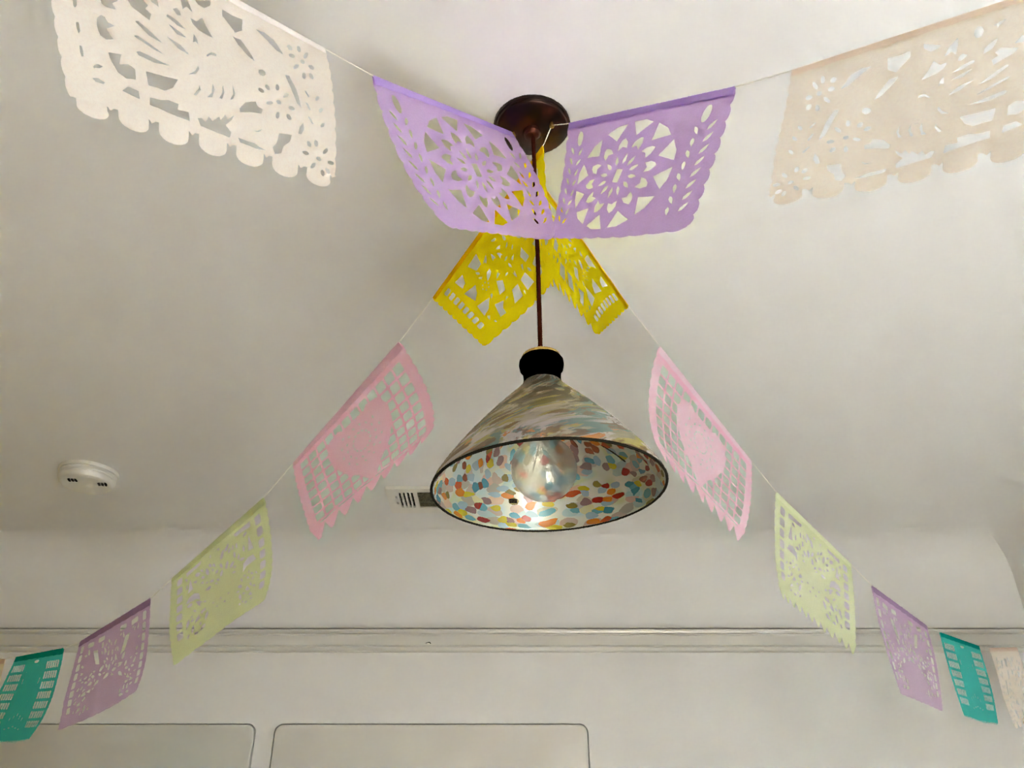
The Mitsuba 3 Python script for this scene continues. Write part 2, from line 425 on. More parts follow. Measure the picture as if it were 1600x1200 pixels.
def spline(pts, n):
    from scipy.interpolate import PchipInterpolator
    p = np.array(pts)
    t = np.r_[0, np.cumsum(np.linalg.norm(np.diff(p, axis=0), axis=1))]
    t /= t[-1]
    s = np.linspace(0, 1, n)
    return np.stack([PchipInterpolator(t, p[:, 0])(s), PchipInterpolator(t, p[:, 1])(s)], 1), s


po, so = spline(OUT, 40)
pi_, si_ = po.copy(), so.copy()
pi_[:, 0] -= 0.0032
pi_[:, 1] = np.where(pi_[:, 1] < 0.003, pi_[:, 1] * .3, pi_[:, 1] - 0.0012)
prof = np.vstack([po, pi_[::-1]])
vv = np.r_[so, 3 - si_[::-1]]
NA = 160
v, f = lathe(prof, NA, SH)
uv = np.stack([np.tile(np.linspace(0, 1, NA + 1), len(prof)), np.repeat(vv, NA + 1)], 1)
# the seam and both ends stay open; orient faces outwards
sm = trimesh.Trimesh(v, f, process=False)
c0 = sm.triangles_center[len(po) * 2] - RIM
if (sm.face_normals[NA * 5] @ (sm.triangles_center[NA * 5] - (RIM + [0, 0, .08]))) < 0:
    f = f[:, ::-1]
put('pendant_lamp__shade', (v, f), 'mat_shade', smooth=True, uv=uv, label='conical blown glass shade with multicoloured flecks')
ring = np.linspace(0, 2 * np.pi, 145)
tor = lathe_mesh([(.1346 + .0016 * math.cos(a), .0016 * math.sin(a)) for a in np.linspace(0, 2 * np.pi, 13)], 144, SH)
put('pendant_lamp__shade__rim', tor, 'mat_rim', smooth=True, label='thin black rim')
# dark hairline in the glass on the inner right side, and a small sticker
pts = [(0.0932, 0.9514, 2.0410), (0.0998, 0.9492, 2.0367), (0.1063, 0.9467, 2.0320), (0.1126, 0.9442, 2.0268), (0.1190, 0.9420, 2.0212), (0.1252, 0.9401, 2.0151), (0.1315, 0.9386, 2.0088), (0.1377, 0.9372, 2.0023)]
pts = np.array(pts) + [-.0008, -.0004, .0012]
put('pendant_lamp__shade__seam', tube(pts, 0.0009, 6), 'mat_rim', smooth=True, label='dark hairline in the glass')
a0, b0, c0_, d0 = np.array([(-0.0032, 1.0093, 1.9822), (0.0065, 1.0123, 1.9835), (-0.0032, 1.0121, 1.9782), (0.0065, 1.0151, 1.9794)]) + [0, -.0014, .0028]
for t0, t1 in ((0, .3), (.4, .68), (.78, 1)):
    q = np.array([a0 + (c0_ - a0) * t0, b0 + (d0 - b0) * t0, b0 + (d0 - b0) * t1, a0 + (c0_ - a0) * t1])
    put('pendant_lamp__shade__sticker', cat_mesh([trimesh.convex.convex_hull(np.vstack([q, q + [0, -.0003, -.0003]]))]), 'mat_dark', label='dark printed bar of a tiny sticker')

put('pendant_lamp__collar', lathe_mesh([(.019, .1395), (.0236, .1395), (.0231, .146), (.0233, .153), (.0244, .1575), (.0270, .161), (.0280, .1665), (.0275, .1715), (.0255, .175), (.020, .1765), (.019, .1765)], 72, SH), 'mat_black_glass', smooth=40, label='glossy black glass collar')
put('pendant_lamp__cap', lathe_mesh([(0, .172), (.0235, .172), (.0250, .1765), (.0240, .1795), (.018, .182), (.008, .184), (.006, .186), (.0052, .192), (0, .192)], 48, SH), 'mat_brass', smooth=40, label='brass cap')
put('pendant_lamp__socket', lathe_mesh([(0, .172), (.015, .172), (.017, .145), (.017, .100), (.0155, .096), (0, .096)], 48, SH), 'mat_dark', smooth=40, label='dark bulb socket')
BZ, BR = .0265, .0385
bp = [(0, BZ - BR)] + [(BR * math.sin(a), BZ - BR * math.cos(a)) for a in np.radians(np.linspace(4, 150, 40))] + [(.0162, BZ + .040), (.0138, BZ + .047), (.0130, BZ + .056), (.0130, BZ + .066)]
BM = SH @ at(-.0045, 0, 0)
put('pendant_lamp__bulb', lathe_mesh(bp, 72, BM), 'mat_bulb_glass', smooth=True, label='clear round glass bulb')
put('pendant_lamp__bulb__screw_base', lathe_mesh([(0, .090), (.0128, .090), (.0136, .094), (.0128, .098), (.0136, .102), (.0128, .106), (0, .106)], 36, BM), 'mat_brass', smooth=30, label='brass screw base')
put('pendant_lamp__bulb__stem', lathe_mesh([(0, .090), (.006, .090), (.0045, .066), (.0028, .054), (.0035, .047), (0, .045)], 20, BM), 'mat_clear_glass', smooth=True, label='glass stem')
zz = [(x * .0045, .006 * math.sin(x * 1.3), .027 + (.008 if i % 2 else -.006)) for i, x in enumerate(np.linspace(-3, 3, 9))]
fil = cat_mesh([tube(trimesh.transform_points(zz, BM), .00025, 5), tube(trimesh.transform_points([(-.0135, 0, .021), (-.004, 0, .058), (-.002, 0, .08)], BM), .0004, 5), tube(trimesh.transform_points([(.0135, 0, .021), (.004, 0, .058), (.002, 0, .08)], BM), .0004, 5)])
put('pendant_lamp__bulb__filament', fil, 'mat_tungsten', label='fine zigzag filament')
tag('pendant_lamp', 'pendant lamp with speckled glass cone shade hanging on a dark cord', 'pendant lamp')

# ------------------------------------------------------------------ papel picado: cut designs in centimetres, 30 wide (0 = lamp side) and 20 down
W, H = 30.0, 20.0


def ell(x, y, a, b, ang=0):
    return affinity.translate(affinity.rotate(affinity.scale(Point(0, 0).buffer(1, 5), a, b), ang, origin=(0, 0)), x, y)


def leaf(x, y, l, w, ang):
    p = Polygon([(-l, 0), (-.4 * l, w), (.25 * l, .8 * w), (l, 0), (.25 * l, -.8 * w), (-.4 * l, -w)])
    return affinity.translate(affinity.rotate(p, ang, origin=(0, 0)), x, y)


def kite(x, y, l, w, ang):
    p = Polygon([(-l, -w), (-.55 * l, 0), (-l, w), (.1 * l, .75 * w), (l, 0.1), (.1 * l, -.75 * w)])
    return affinity.translate(affinity.rotate(p, ang, origin=(0, 0)), x, y)


def rrect(x, y, w, h, r=.25, ang=0):
    p = sbox(-w / 2 + r, -h / 2 + r, w / 2 - r, h / 2 - r).buffer(r, 2)
    return affinity.translate(affinity.rotate(p, ang, origin=(0, 0)), x, y)


def outline(side, amp, bottom, depth, count, x0=0.0, x1=W, bow=0.0):
    """Sheet with scalloped sides and a toothed, tabbed or wavy bottom edge."""
    yb = H - depth
    parts = [sbox(x0 + amp, 0, x1 - amp, yb)]
    n = max(1, round((yb - .3) / side))
    p = (yb - .1) / n
    for i in range(n):
        for x in (x0 + amp, x1 - amp):
            parts.append(ell(x, .1 + p * (i + .5), amp, p * .53))
    t = (x1 - x0) / count
    for i in range(count):
        a, b = x0 + i * t, x0 + (i + 1) * t
        a, b = max(a, x0 + amp * .6), min(b, x1 - amp * .6)
        if bottom == 'zigzag':
            parts.append(Polygon([(a, yb - .05), (b, yb - .05), (b - .12 * t, H - depth * .45), ((a + b) / 2 + .25 * t, H), ((a + b) / 2 + .05 * t, H), (a + .1 * t, yb + depth * .25)]))
        elif bottom == 'tabs':
            parts.append(sbox(a + .13 * t, yb - .1, b - .13 * t, H - .8).union(ell((a + b) / 2, H - .8, .37 * t, .8)))
            parts.append(Polygon([(a - .06 * t, yb - .05), (a + .05 * t, yb + .3), (a + .12 * t, yb - .05)]))
        elif bottom == 'fringe':
            parts.append(Polygon([(a, yb - .1), (b, yb - .1), (b - .1 * t, yb + .1), (a + .5 * t, H - .5 * rng.random() * depth), (a + .2 * t, yb + .1)]))
        else:
            parts.append(ell((a + b) / 2, yb, t * .55, depth))
    if bottom == 'wave':
        return unary_union(parts).buffer(-.0).intersection(sbox(x0, 0, x1, H).buffer(-2.2).buffer(2.2).union(sbox(x0, 0, x1, 10)))
    return unary_union(parts).buffer(.03).buffer(-.03)


def holes_apart(hs, gap=.22, keep=None):
    """Union of the holes, each kept clear of the ones placed before it."""
    out = []
    for h in hs:
        if keep is not None:
            h = h.difference(keep)
        if h.is_empty or h.area < .05:
            continue
        if out and unary_union([o for o in out if o.distance(h) < gap] or [Point(-99, -99).buffer(.01)]).distance(h) < gap:
            continue
        out.append(h)
    return unary_union(out)


def scatter(seed, n, region, sizes, gap, centre=(15, 10), spread=50, kinds='lke'):
    r = np.random.default_rng(seed)
    out = []
    x0, y0, x1, y1 = region.bounds
    for _ in range(n):
        x, y = r.uniform(x0, x1), r.uniform(y0, y1)
        s = r.uniform(*sizes)
        ang = math.degrees(math.atan2(y - centre[1], x - centre[0])) + r.normal(0, spread)
        k = kinds[r.integers(len(kinds))]
        h = leaf(x, y, s, s * .4, ang) if k == 'l' else kite(x, y, s * .9, s * .45, ang) if k == 'k' else ell(x, y, s * .75, s * .4, ang) if k == 'e' else rrect(x, y, s * 1.3, s * .6, .15, ang)
        if region.contains(h) and all(h.distance(o) > gap for o in out):
            out.append(h)
    return out


def design_purple():
    hs = []
    cx, cy = 14.7, 10.3
    P = lambda r_, a: (cx + r_ * math.cos(math.radians(a)), cy + .86 * r_ * math.sin(math.radians(a)))
    hs.append(rrect(cx, cy, 1.2, 2.0, .15, 8))
    for k in range(12):
        a = 30 * k + 8
        hs.append(leaf(*P(3.0, a), .85, .3, a))
        a = 30 * k + 20
        hs.append(Polygon([P(4.9, a - 10), P(5.3, a), P(4.9, a + 10), P(6.0, a + 8), P(6.9, a + 2), P(6.6, a - 3), P(5.9, a - 8)]))
        a = 30 * k + 8
        hs.append(Polygon([P(7.0, a), P(7.9, a + 6), P(9.5, a + 13), P(9.75, a + 3), P(9.6, a - 10), P(8.4, a - 6)]))
    for side in (-1, 1):
        hs.append(ell(15 + side * 11.6, 2.9, .6, 1.2, 8 * side))
        for i in range(8):
            y = 5.1 + i * 1.65
            hs.append(leaf(15 + side * 10.9, y, .7, .28, 60 * side + 20 * (i % 2)))
            hs.append(leaf(15 + side * 13.0, y - .5, .85, .25, -52 * side))
    return outline(2.2, .55, 'wave', .35, 10), holes_apart(hs, .1)


def design_pink():
    heart = Polygon([(15, 17.2), (12.8, 14), (10.2, 11.4), (8.4, 8.4), (8.0, 5.6), (9.2, 3.6), (11.4, 3.2), (13.2, 4.4), (15, 3.6), (16.8, 4.4), (18.6, 3.2), (20.8, 3.6), (22, 5.6), (21.6, 8.4), (19.8, 11.4), (17.2, 14)]).buffer(.6).buffer(-.6)
    keep = heart.buffer(.28)
    hs = []
    px, py = 2.2, 1.86
    for i in range(12):
        for j in range(8):
            h = rrect(1.9 + px * (i + .5), 1.75 + py * (j + .5), px - .4, py - .36, .22).difference(keep)
            for g in getattr(h, 'geoms', [h]):
                if g.area > .25:
                    hs.append(g.buffer(-.05).buffer(.05))
    for i in range(6):
        hs.append(sbox(2.1 + 4.35 * i, 16.95, 2.1 + 4.35 * i + 3.7, 17.2))
    r = np.random.default_rng(3)
    for a in np.linspace(0, 360, 15)[:-1]:
        for rad in (.35, .6, .82):
            c = heart.centroid
            x, y = c.x + rad * 5.4 * math.cos(math.radians(a + rad * 40)), c.y - .8 + rad * 5.2 * math.sin(math.radians(a + rad * 40))
            if heart.buffer(-.7).contains(Point(x, y)):
                hs.append(leaf(x, y, .32, .13, a + 90))
    return outline(1.7, .42, 'zigzag', 2.3, 9), unary_union(hs)


def design_green(teeth):
    hs = []
    for x in (2.9, 27.1):
        for i in range(7):
            hs.append(rrect(x, 2.5 + 2.1 * i, 1.7, 1.55, .35))
    hs += [Polygon([(5, 1.7), (10, 1.6), (9.6, 2.3), (5.2, 2.6)]), Polygon([(25, 1.7), (20, 1.6), (20.4, 2.3), (24.8, 2.6)]), Polygon([(5.3, 6.6), (6.9, 6.4), (6.2, 3.6)]), Polygon([(24.7, 6.6), (23.1, 6.4), (23.8, 3.6)]),
           Polygon([(4.8, 8.9), (5.6, 7.7), (7.2, 7.5), (8.6, 8.2), (8.9, 9.8), (7.8, 9.1), (6.2, 9)]), Polygon([(25.2, 8.9), (24.4, 7.7), (22.8, 7.5), (21.4, 8.2), (21.1, 9.8), (22.2, 9.1), (23.8, 9)])]
    pot = Polygon([(11, 9.5), (19, 9.5), (18, 16), (12, 16)]).buffer(.6)
    region = sbox(4.6, 1.8, 25.4, 17.2).difference(pot)
    hs += scatter(11, 700, region, (.45, 1.15), .3, (15, 9), 35, 'lker')
    hs += [ell(13 + 1.1 * i, 12.4 + (i % 2) * 1.3, .25, .18) for i in range(5)]
    if teeth:
        return outline(1.5, .4, 'zigzag', 1.5, 12), holes_apart(hs, .25)
    return outline(1.5, .4, 'scallop', .45, 9), holes_apart(hs, .25)


def design_lilac(seed):
    hs = []
    for x in (2.2, 27.8):
        for i in range(8):
            hs.append(rrect(x, 2.3 + 1.95 * i, 1.3, 1.5, .25))
    hs += [rrect(x, 2.3, 2.6, .95, .3, a) for x, a in ((6, 6), (24, -6), (10.5, 0), (19.5, 0))]
    hs += [Polygon([(7.6, 4), (9.4, 4.2), (11, 7.6), (9.4, 7.2)]), Polygon([(22.4, 4), (20.6, 4.2), (19, 7.6), (20.6, 7.2)])]
    lower = Polygon([(11, 18), (9, 14.5), (12, 12), (18, 12), (21, 14.5), (19, 18)]).buffer(.5)
    body = Polygon([(4.6, 5), (7, 4.5), (8.6, 8), (5.5, 8.6)]).union(Polygon([(25.4, 5), (23, 4.5), (21.4, 8), (24.5, 8.6)])).buffer(.2)
    hs += scatter(seed, 1300, sbox(3.6, 2.8, 26.4, 18.2).difference(lower).difference(body), (.5, 1.15), .26, (15, 10), 25, 'lekr')
    return outline(1.8, .3, 'scallop', .4, 9), holes_apart(hs, .18)


def design_teal():
    hs = []
    fig = Polygon([(12, 2.2), (17, 2.2), (18.4, 6), (17.4, 9), (20.5, 13), (21.2, 18.5), (8.8, 18.5), (9.5, 13), (12.6, 9), (11.6, 6)]).buffer(.7)
    for i in range(7):
        y = 2.9 + 2.12 * i
        for x0, n in ((1.5, 6), (21.3, 6)):
            for k in range(n):
                h = rrect(x0 + .6 + 1.22 * k, y, .86, 1.5, .15).difference(fig.buffer(.25))
                for g in getattr(h, 'geoms', [h]):
                    if g.area > .3:
                        hs.append(g)
    hs += [ell(15, 1.8, 1.3, .35)]
    hs += [leaf(10.6 + .2 * i, 6.0 + i * 1.1, .8, .2, 75) for i in range(2)] + [leaf(19.4 - .2 * i, 6.0 + i * 1.1, .8, .2, 105) for i in range(2)]
    hs += [leaf(15 + 1.5 * i, 13.4 + .5 * abs(i), .5, .16, 80) for i in (-2, -1, 0, 1, 2)] + [leaf(15 + 1.7 * i, 16 + .3 * abs(i), .45, .16, 0) for i in (-2, -1, 0, 1, 2)]
    return outline(1.3, .22, 'fringe', .8, 34), holes_apart(hs, .12)


def design_yellow(teeth=False):
    hs = []
    for x in (2.6, 27.4):
        for i in range(8):
            hs.append(rrect(x, 2.6 + 1.82 * i, 1.25, 1.2, .2))
    for sx in (-1, 1):
        X = lambda d: 15 + sx * d
        hs += [Polygon([(X(8.5), 3), (X(10.4), 2.6), (X(10.2), 5.4), (X(9.2), 5)]), Polygon([(X(4.4), 2.6), (X(7), 2.8), (X(6.2), 5.4), (X(4.8), 5.2)]), Polygon([(X(8), 7.4), (X(10.6), 6.6), (X(10), 10), (X(8.8), 9)]),
               Polygon([(X(7.6), 11.8), (X(10.4), 11.2), (X(10.6), 14.2), (X(9), 13.6)]), Polygon([(X(3.2), 11.4), (X(4.4), 10.4), (X(5.6), 13), (X(4), 13.2)]), Polygon([(X(5.6), 14.6), (X(7.6), 13.8), (X(8.2), 17), (X(6.6), 17.2), (X(6.6), 15.8)]),
               Polygon([(X(.6), 14.6), (X(2.6), 14.4), (X(3.8), 17), (X(1), 17.2)]), leaf(X(4.9), 8.2, 1.2, .5, 40 * sx)]
        hs += [ell(X(6.7 + .75 * math.cos(a)), 9.4 + .75 * math.sin(a), .16, .16) for a in np.arange(0, 6.2, 1.05)]
    hs += scatter(5, 300, sbox(4.4, 2.4, 25.6, 17.6), (.5, .9), .55, (15, 9), 40, 'lk')
    return outline(1.9, .5, 'zigzag' if teeth else 'scallop', 1.4 if teeth else .7, 9 if teeth else 11), holes_apart(hs, .25)


BIRD = [[(28.31,8.95),(27.95,8.82),(28.02,9.5),(28.22,9.75),(28.31,9.51)],[(28.27,11.06),(28.01,11.03),(27.96,11.79),(28.13,12.12),(28.26,11.7)],[(28.22,13.2),(27.97,13.25),(27.94,14.11),(28.15,14.3),(28.26,13.83)],[(27.16,14.83),(26.71,14.52),(26.21,14.63),(26.57,14.9),(27.15,15.02)],[(27.43,16.04),(26.89,15.89),(26.2,16.14),(26.37,16.32),(27.14,16.33)],[(26.32,10.04),(25.93,9.61),(25.57,9.68),(25.34,10.08),(24.71,10.26),(25.5,10.81),(25.27,11.32),(24.94,11.7),(25.7,11.94),(26.21,11.62),(26.4,10.83)],[(25.78,8.01),(24.1,7.44),(24.7,7.98),(24.38,8.49),(25.3,8.6),(25.73,8.38)],[(23.23,6.97),(21.65,6.28),(21.2,6.72),(21.53,7.19),(20.98,7.6),(21.23,8.35),(22.17,7.88),(22.9,7.56)],[(22.68,9.02),(22.34,8.85),(21.13,9.58),(19.99,10.37),(21.46,10.02)],[(23.0,10.66),(22.66,10.48),(21.52,10.87),(19.91,11.53),(21.26,11.3)],[(22.9,12.3),(22.6,12.12),(21.33,12.24),(19.41,12.45),(21.16,12.76),(22.73,12.58)],[(25.63,13.13),(24.4,12.99),(24.69,14.05),(23.8,13.79),(23.15,14.09),(23.13,15.07),(24.13,15.25),(24.87,14.87),(25.43,13.88)],[(22.04,13.91),(18.64,13.67),(19.22,14.66),(20.09,15.21),(20.91,15.14),(21.83,15.2)],[(24.61,16.53),(24.0,15.98),(22.91,16.08),(22.81,16.82),(23.77,16.69)],[(21.7,16.28),(20.56,16.23),(19.71,16.0),(18.64,16.11),(18.77,16.7),(17.57,16.62),(17.42,17.47),(18.91,17.36),(20.82,17.08),(21.75,17.03)],[(16.59,16.95),(16.14,16.83),(15.69,17.12),(15.34,16.52),(14.89,16.8),(14.2,16.21),(13.97,16.46),(13.51,15.81),(13.16,16.19),(12.46,15.58),(12.69,16.1),(13.39,16.81),(12.69,17.33),(12.79,17.86),(14.43,17.78),(16.26,17.62)],[(11.87,14.7),(11.14,13.81),(9.93,13.31),(9.7,13.8),(9.09,13.95),(9.22,14.48),(10.44,14.7),(11.75,15.09)],[(11.85,17.62),(10.64,17.71),(9.91,17.72),(9.17,17.94),(8.47,18.06),(9.65,18.2),(11.6,18.01)],[(6.97,15.93),(5.38,15.69),(5.55,16.44),(6.3,17.08),(6.53,17.87),(7.28,18.13),(7.63,17.54),(7.19,17.01)],[(3.92,13.84),(3.81,14.57),(4.13,15.25),(4.6,15.32),(4.39,14.52)],[(15.44,9.92),(14.85,9.31),(14.23,9.3),(14.31,9.57),(14.87,9.65),(15.34,10.04)],[(17.54,12.8),(16.87,12.26),(16.47,11.58),(16.35,11.87),(16.78,12.55)],[(17.04,14.75),(16.51,14.07),(16.39,13.61),(16.27,14.1),(16.76,14.81)],[(15.54,14.62),(15.12,14.07),(14.97,13.05),(14.75,13.63),(15.04,14.51)],[(14.22,14.33),(13.89,13.69),(13.82,12.78),(13.61,13.49),(13.9,14.32)],[(12.96,14.05),(12.59,13.39),(12.61,12.38),(12.33,13.19),(12.61,13.99)],[(19.32,6.82),(18.32,7.12),(17.44,7.77),(18.37,7.67),(19.43,7.13)],[(19.6,9.43),(18.21,9.8),(17.31,10.6),(18.41,10.34)],[(19.31,7.93),(18.21,8.32),(17.45,8.74),(18.49,8.75)],[(16.77,6.05),(16.13,6.11),(15.41,5.25),(14.96,6.4),(14.38,7.37),(16.0,7.13),(16.61,6.69)],[(15.98,3.4),(14.21,2.35),(14.3,3.08),(15.05,3.85),(15.69,3.75)],[(12.91,2.79),(11.78,2.95),(10.58,2.79),(10.78,4.5),(11.69,5.27),(12.41,4.44),(13.02,3.68)],[(11.99,5.96),(11.05,5.89),(10.09,7.17),(9.64,8.16),(10.39,7.84),(11.48,6.77)],[(8.95,3.27),(7.94,3.11),(6.75,3.62),(5.81,5.39),(6.68,5.12),(7.82,4.11)],[(5.97,8.37),(5.44,8.27),(4.64,9.84),(4.14,12.12),(4.73,11.71),(5.43,9.9)],[(3.56,9.51),(3.29,9.47),(2.87,10.04),(3.07,10.17)],[(3.52,11.11),(3.25,11.05),(2.8,11.79),(3.02,11.93)],[(3.31,12.83),(3.04,12.78),(2.46,13.4),(2.68,13.52)],[(10.31,16.53),(9.58,16.39),(8.97,16.01),(9.45,16.5)],[(18.19,5.55),(17.9,5.76),(17.84,6.32),(18.26,6.4),(18.67,5.9)],[(8.48,9.49),(8.83,9.83),(9.25,9.85),(9.42,9.54),(9.22,9.12),(8.79,8.92),(8.46,9.08)],[(3.05,5.21),(3.32,5.45),(3.59,5.41),(3.66,5.12),(3.47,4.8),(3.17,4.68),(2.98,4.87)],[(4.79,6.97),(4.74,6.64),(4.4,6.13),(4.02,5.84),(3.9,5.98),(4.12,6.46),(4.52,6.89)],[(2.32,2.86),(2.26,3.16),(2.51,3.81),(2.86,4.3),(3.07,4.29),(2.98,3.79),(2.64,3.15)],[(1.74,5.34),(2.04,5.62),(2.43,5.63),(2.6,5.38),(2.44,5.05),(2.06,4.88),(1.74,5.01)],[(3.38,7.8),(3.6,7.73),(3.65,7.32),(3.49,6.86),(3.25,6.7),(3.1,6.98),(3.16,7.47)],[(2.11,7.15),(2.4,7.24),(2.63,7.0),(2.64,6.6),(2.41,6.33),(2.12,6.42),(1.98,6.78)],[(5.12,4.88),(4.83,4.6),(4.45,4.57),(4.27,4.8),(4.42,5.13),(4.79,5.3),(5.1,5.19)],[(3.57,2.5),(3.32,2.48),(3.23,2.91),(3.36,3.44),(3.62,3.68),(3.81,3.46),(3.79,2.94)],[(5.08,3.37),(4.78,3.18),(4.5,3.34),(4.45,3.72),(4.67,4.04),(4.99,4.06),(5.17,3.76)],[(6.8,12.57),(7.04,12.71),(7.29,12.65),(7.38,12.44),(7.24,12.23),(6.96,12.18),(6.77,12.33)],[(8.65,10.83),(8.39,10.75),(8.14,10.93),(8.08,11.23),(8.26,11.43),(8.54,11.37),(8.72,11.11)],[(7.13,10.14),(6.93,10.22),(6.87,10.58),(7.01,10.95),(7.23,11.06),(7.37,10.81),(7.33,10.41)],[(5.73,10.75),(5.73,11.02),(6.0,11.43),(6.33,11.66),(6.48,11.56),(6.33,11.19),(6.0,10.83)],[(8.66,13.09),(8.5,12.85),(8.12,12.65),(7.81,12.65),(7.8,12.85),(8.1,13.1),(8.48,13.21)],[(5.05,12.71),(5.3,12.89),(5.68,12.9),(5.89,12.72),(5.78,12.49),(5.44,12.38),(5.11,12.48)],[(7.26,14.46),(7.45,14.35),(7.46,14.0),(7.3,13.68),(7.08,13.62),(6.97,13.88),(7.05,14.25)],[(5.57,14.08),(5.83,14.13),(6.09,13.95),(6.14,13.65),(5.96,13.48),(5.67,13.55),(5.49,13.82)],[(9.57,11.65),(9.32,11.49),(8.99,11.54),(8.82,11.76),(8.95,11.98),(9.27,12.03),(9.55,11.89)],[(1.38,17.34),(1.62,17.46),(1.91,17.4),(2.02,17.21),(1.87,17.03),(1.58,16.99),(1.36,17.13)],[(3.87,17.01),(3.62,16.85),(3.23,16.84),(2.99,16.99),(3.08,17.19),(3.43,17.28),(3.78,17.2)],[(3.33,15.74),(3.06,15.68),(2.78,15.86),(2.71,16.14),(2.9,16.3),(3.21,16.23),(3.4,15.98)],[(2.22,15.24),(1.97,15.29),(1.84,15.58),(1.92,15.91),(2.15,16.01),(2.36,15.83),(2.39,15.48)],[(0.52,15.72),(0.47,15.94),(0.69,16.31),(1.02,16.53),(1.2,16.46),(1.11,16.14),(0.8,15.81)],[(-0.44,17.21),(-0.2,17.39),(0.21,17.44),(0.49,17.32),(0.42,17.11),(0.06,16.98),(-0.33,17.03)],[(2.69,18.49),(2.75,18.29),(2.54,17.96),(2.22,17.76),(2.04,17.83),(2.13,18.12),(2.42,18.41)],[(0.92,18.89),(1.18,18.86),(1.36,18.61),(1.32,18.33),(1.1,18.22),(0.86,18.37),(0.78,18.67)],[(0.1,18.41),(0.38,18.47),(0.68,18.31),(0.78,18.06),(0.59,17.9),(0.27,17.95),(0.05,18.18)],[(1.49,9.35),(1.45,9.58),(1.65,9.95),(1.93,10.19),(2.09,10.12),(2.0,9.79),(1.74,9.45)],[(1.08,10.83),(1.04,11.05),(1.23,11.4),(1.51,11.62),(1.67,11.55),(1.59,11.24),(1.33,10.92)],[(0.95,12.76),(0.9,12.96),(1.08,13.28),(1.35,13.49),(1.51,13.42),(1.44,13.13),(1.19,12.84)]]


def design_bird():
    hs = [Polygon(p).buffer(0) for p in BIRD]
    hs = [h for h in hs if not h.is_empty]
    r = np.random.default_rng(2)
    top = sbox(1.6, 1.7, 28, 9.5).difference(unary_union(hs).buffer(.5))
    hs += [h for h in scatter(21, 300, top, (.6, 1.3), .6, (15, 13), 18, 'lke') if h.centroid.x > 14]
    return outline(1.75, .3, 'tabs', 1.55, 7, -.7, 30.2), unary_union(hs)


def lag(t):
    return np.stack([2 * (t - .5) * (t - 1), 4 * t * (1 - t), 2 * t * (t - .5)], -1)


def surface(g, xy, ripple, seed):
    """Points and normals of the hanging sheet: a quadratic patch through nine points in space, with small ripples in the paper."""
    def S(u, v):
        return np.einsum('ni,nj,ijk->nk', lag(v), lag(u), g)
    u, v = xy[:, 0] / W, xy[:, 1] / H
    p, e = S(u, v), 1e-3
    n = np.cross(S(u + e, v) - S(u - e, v), S(u, v + e) - S(u, v - e))
    n /= np.linalg.norm(n, axis=1, keepdims=True)
    w = meshkit.fbm(np.stack([u * 3.1, v * 1.6, np.full_like(u, seed * 3.7)], 1), 3, seed) - .5
    return p + n * (ripple * w * np.clip(v * 1.6, 0, 1))[:, None], n


def banner(colour, g, shape, label, seed, ripple=.012, hem=1.15):
    body, cuts = shape
    g = np.array(g)
    poly = body.difference(cuts.intersection(sbox(-5, hem + .35, 35, 25)))
    polys = [q for q in getattr(poly, 'geoms', [poly]) if q.area > 1.0]
    ms = []
    for q in polys:
        v2, f2 = trimesh.creation.triangulate_polygon(q.simplify(.02), engine='earcut')
        v3, f3 = trimesh.remesh.subdivide_to_size(np.c_[v2, np.zeros(len(v2))], f2, 1.3, max_iter=12)
        ms.append(trimesh.Trimesh(v3, f3, process=False))
    m = cat_mesh(ms)
    m.merge_vertices(digits_vertex=5)
    xy = np.array(m.vertices)[:, :2]
    p, n = surface(g, xy, ripple, seed)
    key = put(colour[0], (p, m.faces), 'mat_paper_' + colour[1], smooth=True, uv=xy / 10, label=label, cat='paper banner', group='papel picado banners')
    # folded hem over the string: front flap, fold, back flap
    x0, _, x1, _ = body.bounds
    xs = np.linspace(x0 + .25, x1 - .25, 41)
    rows = [(hem, .0011), (hem * .5, .0011), (.12, .0012), (-.06, .0007), (-.09, 0), (-.06, -.0007), (.12, -.0012), (hem * .5, -.0011), (hem * .9, -.0011)]
    P, UV = [], []
    for y, o in rows:
        q, nn = surface(g, np.stack([xs, np.full_like(xs, max(y, -.1)) + .06 * np.sin(xs * 1.9 + seed) * (y > 1)], 1), ripple, seed)
        P.append(q + nn * o)
        UV.append(np.stack([xs, np.full_like(xs, y)], 1) / 10)
    nx = len(xs)
    i, j = np.meshgrid(np.arange(len(rows) - 1), np.arange(nx - 1), indexing='ij')
    qd = np.stack([i * nx + j, i * nx + j + 1, (i + 1) * nx + j + 1, (i + 1) * nx + j], -1).reshape(-1, 4)
    put(key + '__hem', (np.vstack(P), np.vstack([qd[:, [0, 1, 2]], qd[:, [0, 2, 3]]])), 'mat_hem_' + colour[1], smooth=True, uv=np.vstack(UV))
    return key

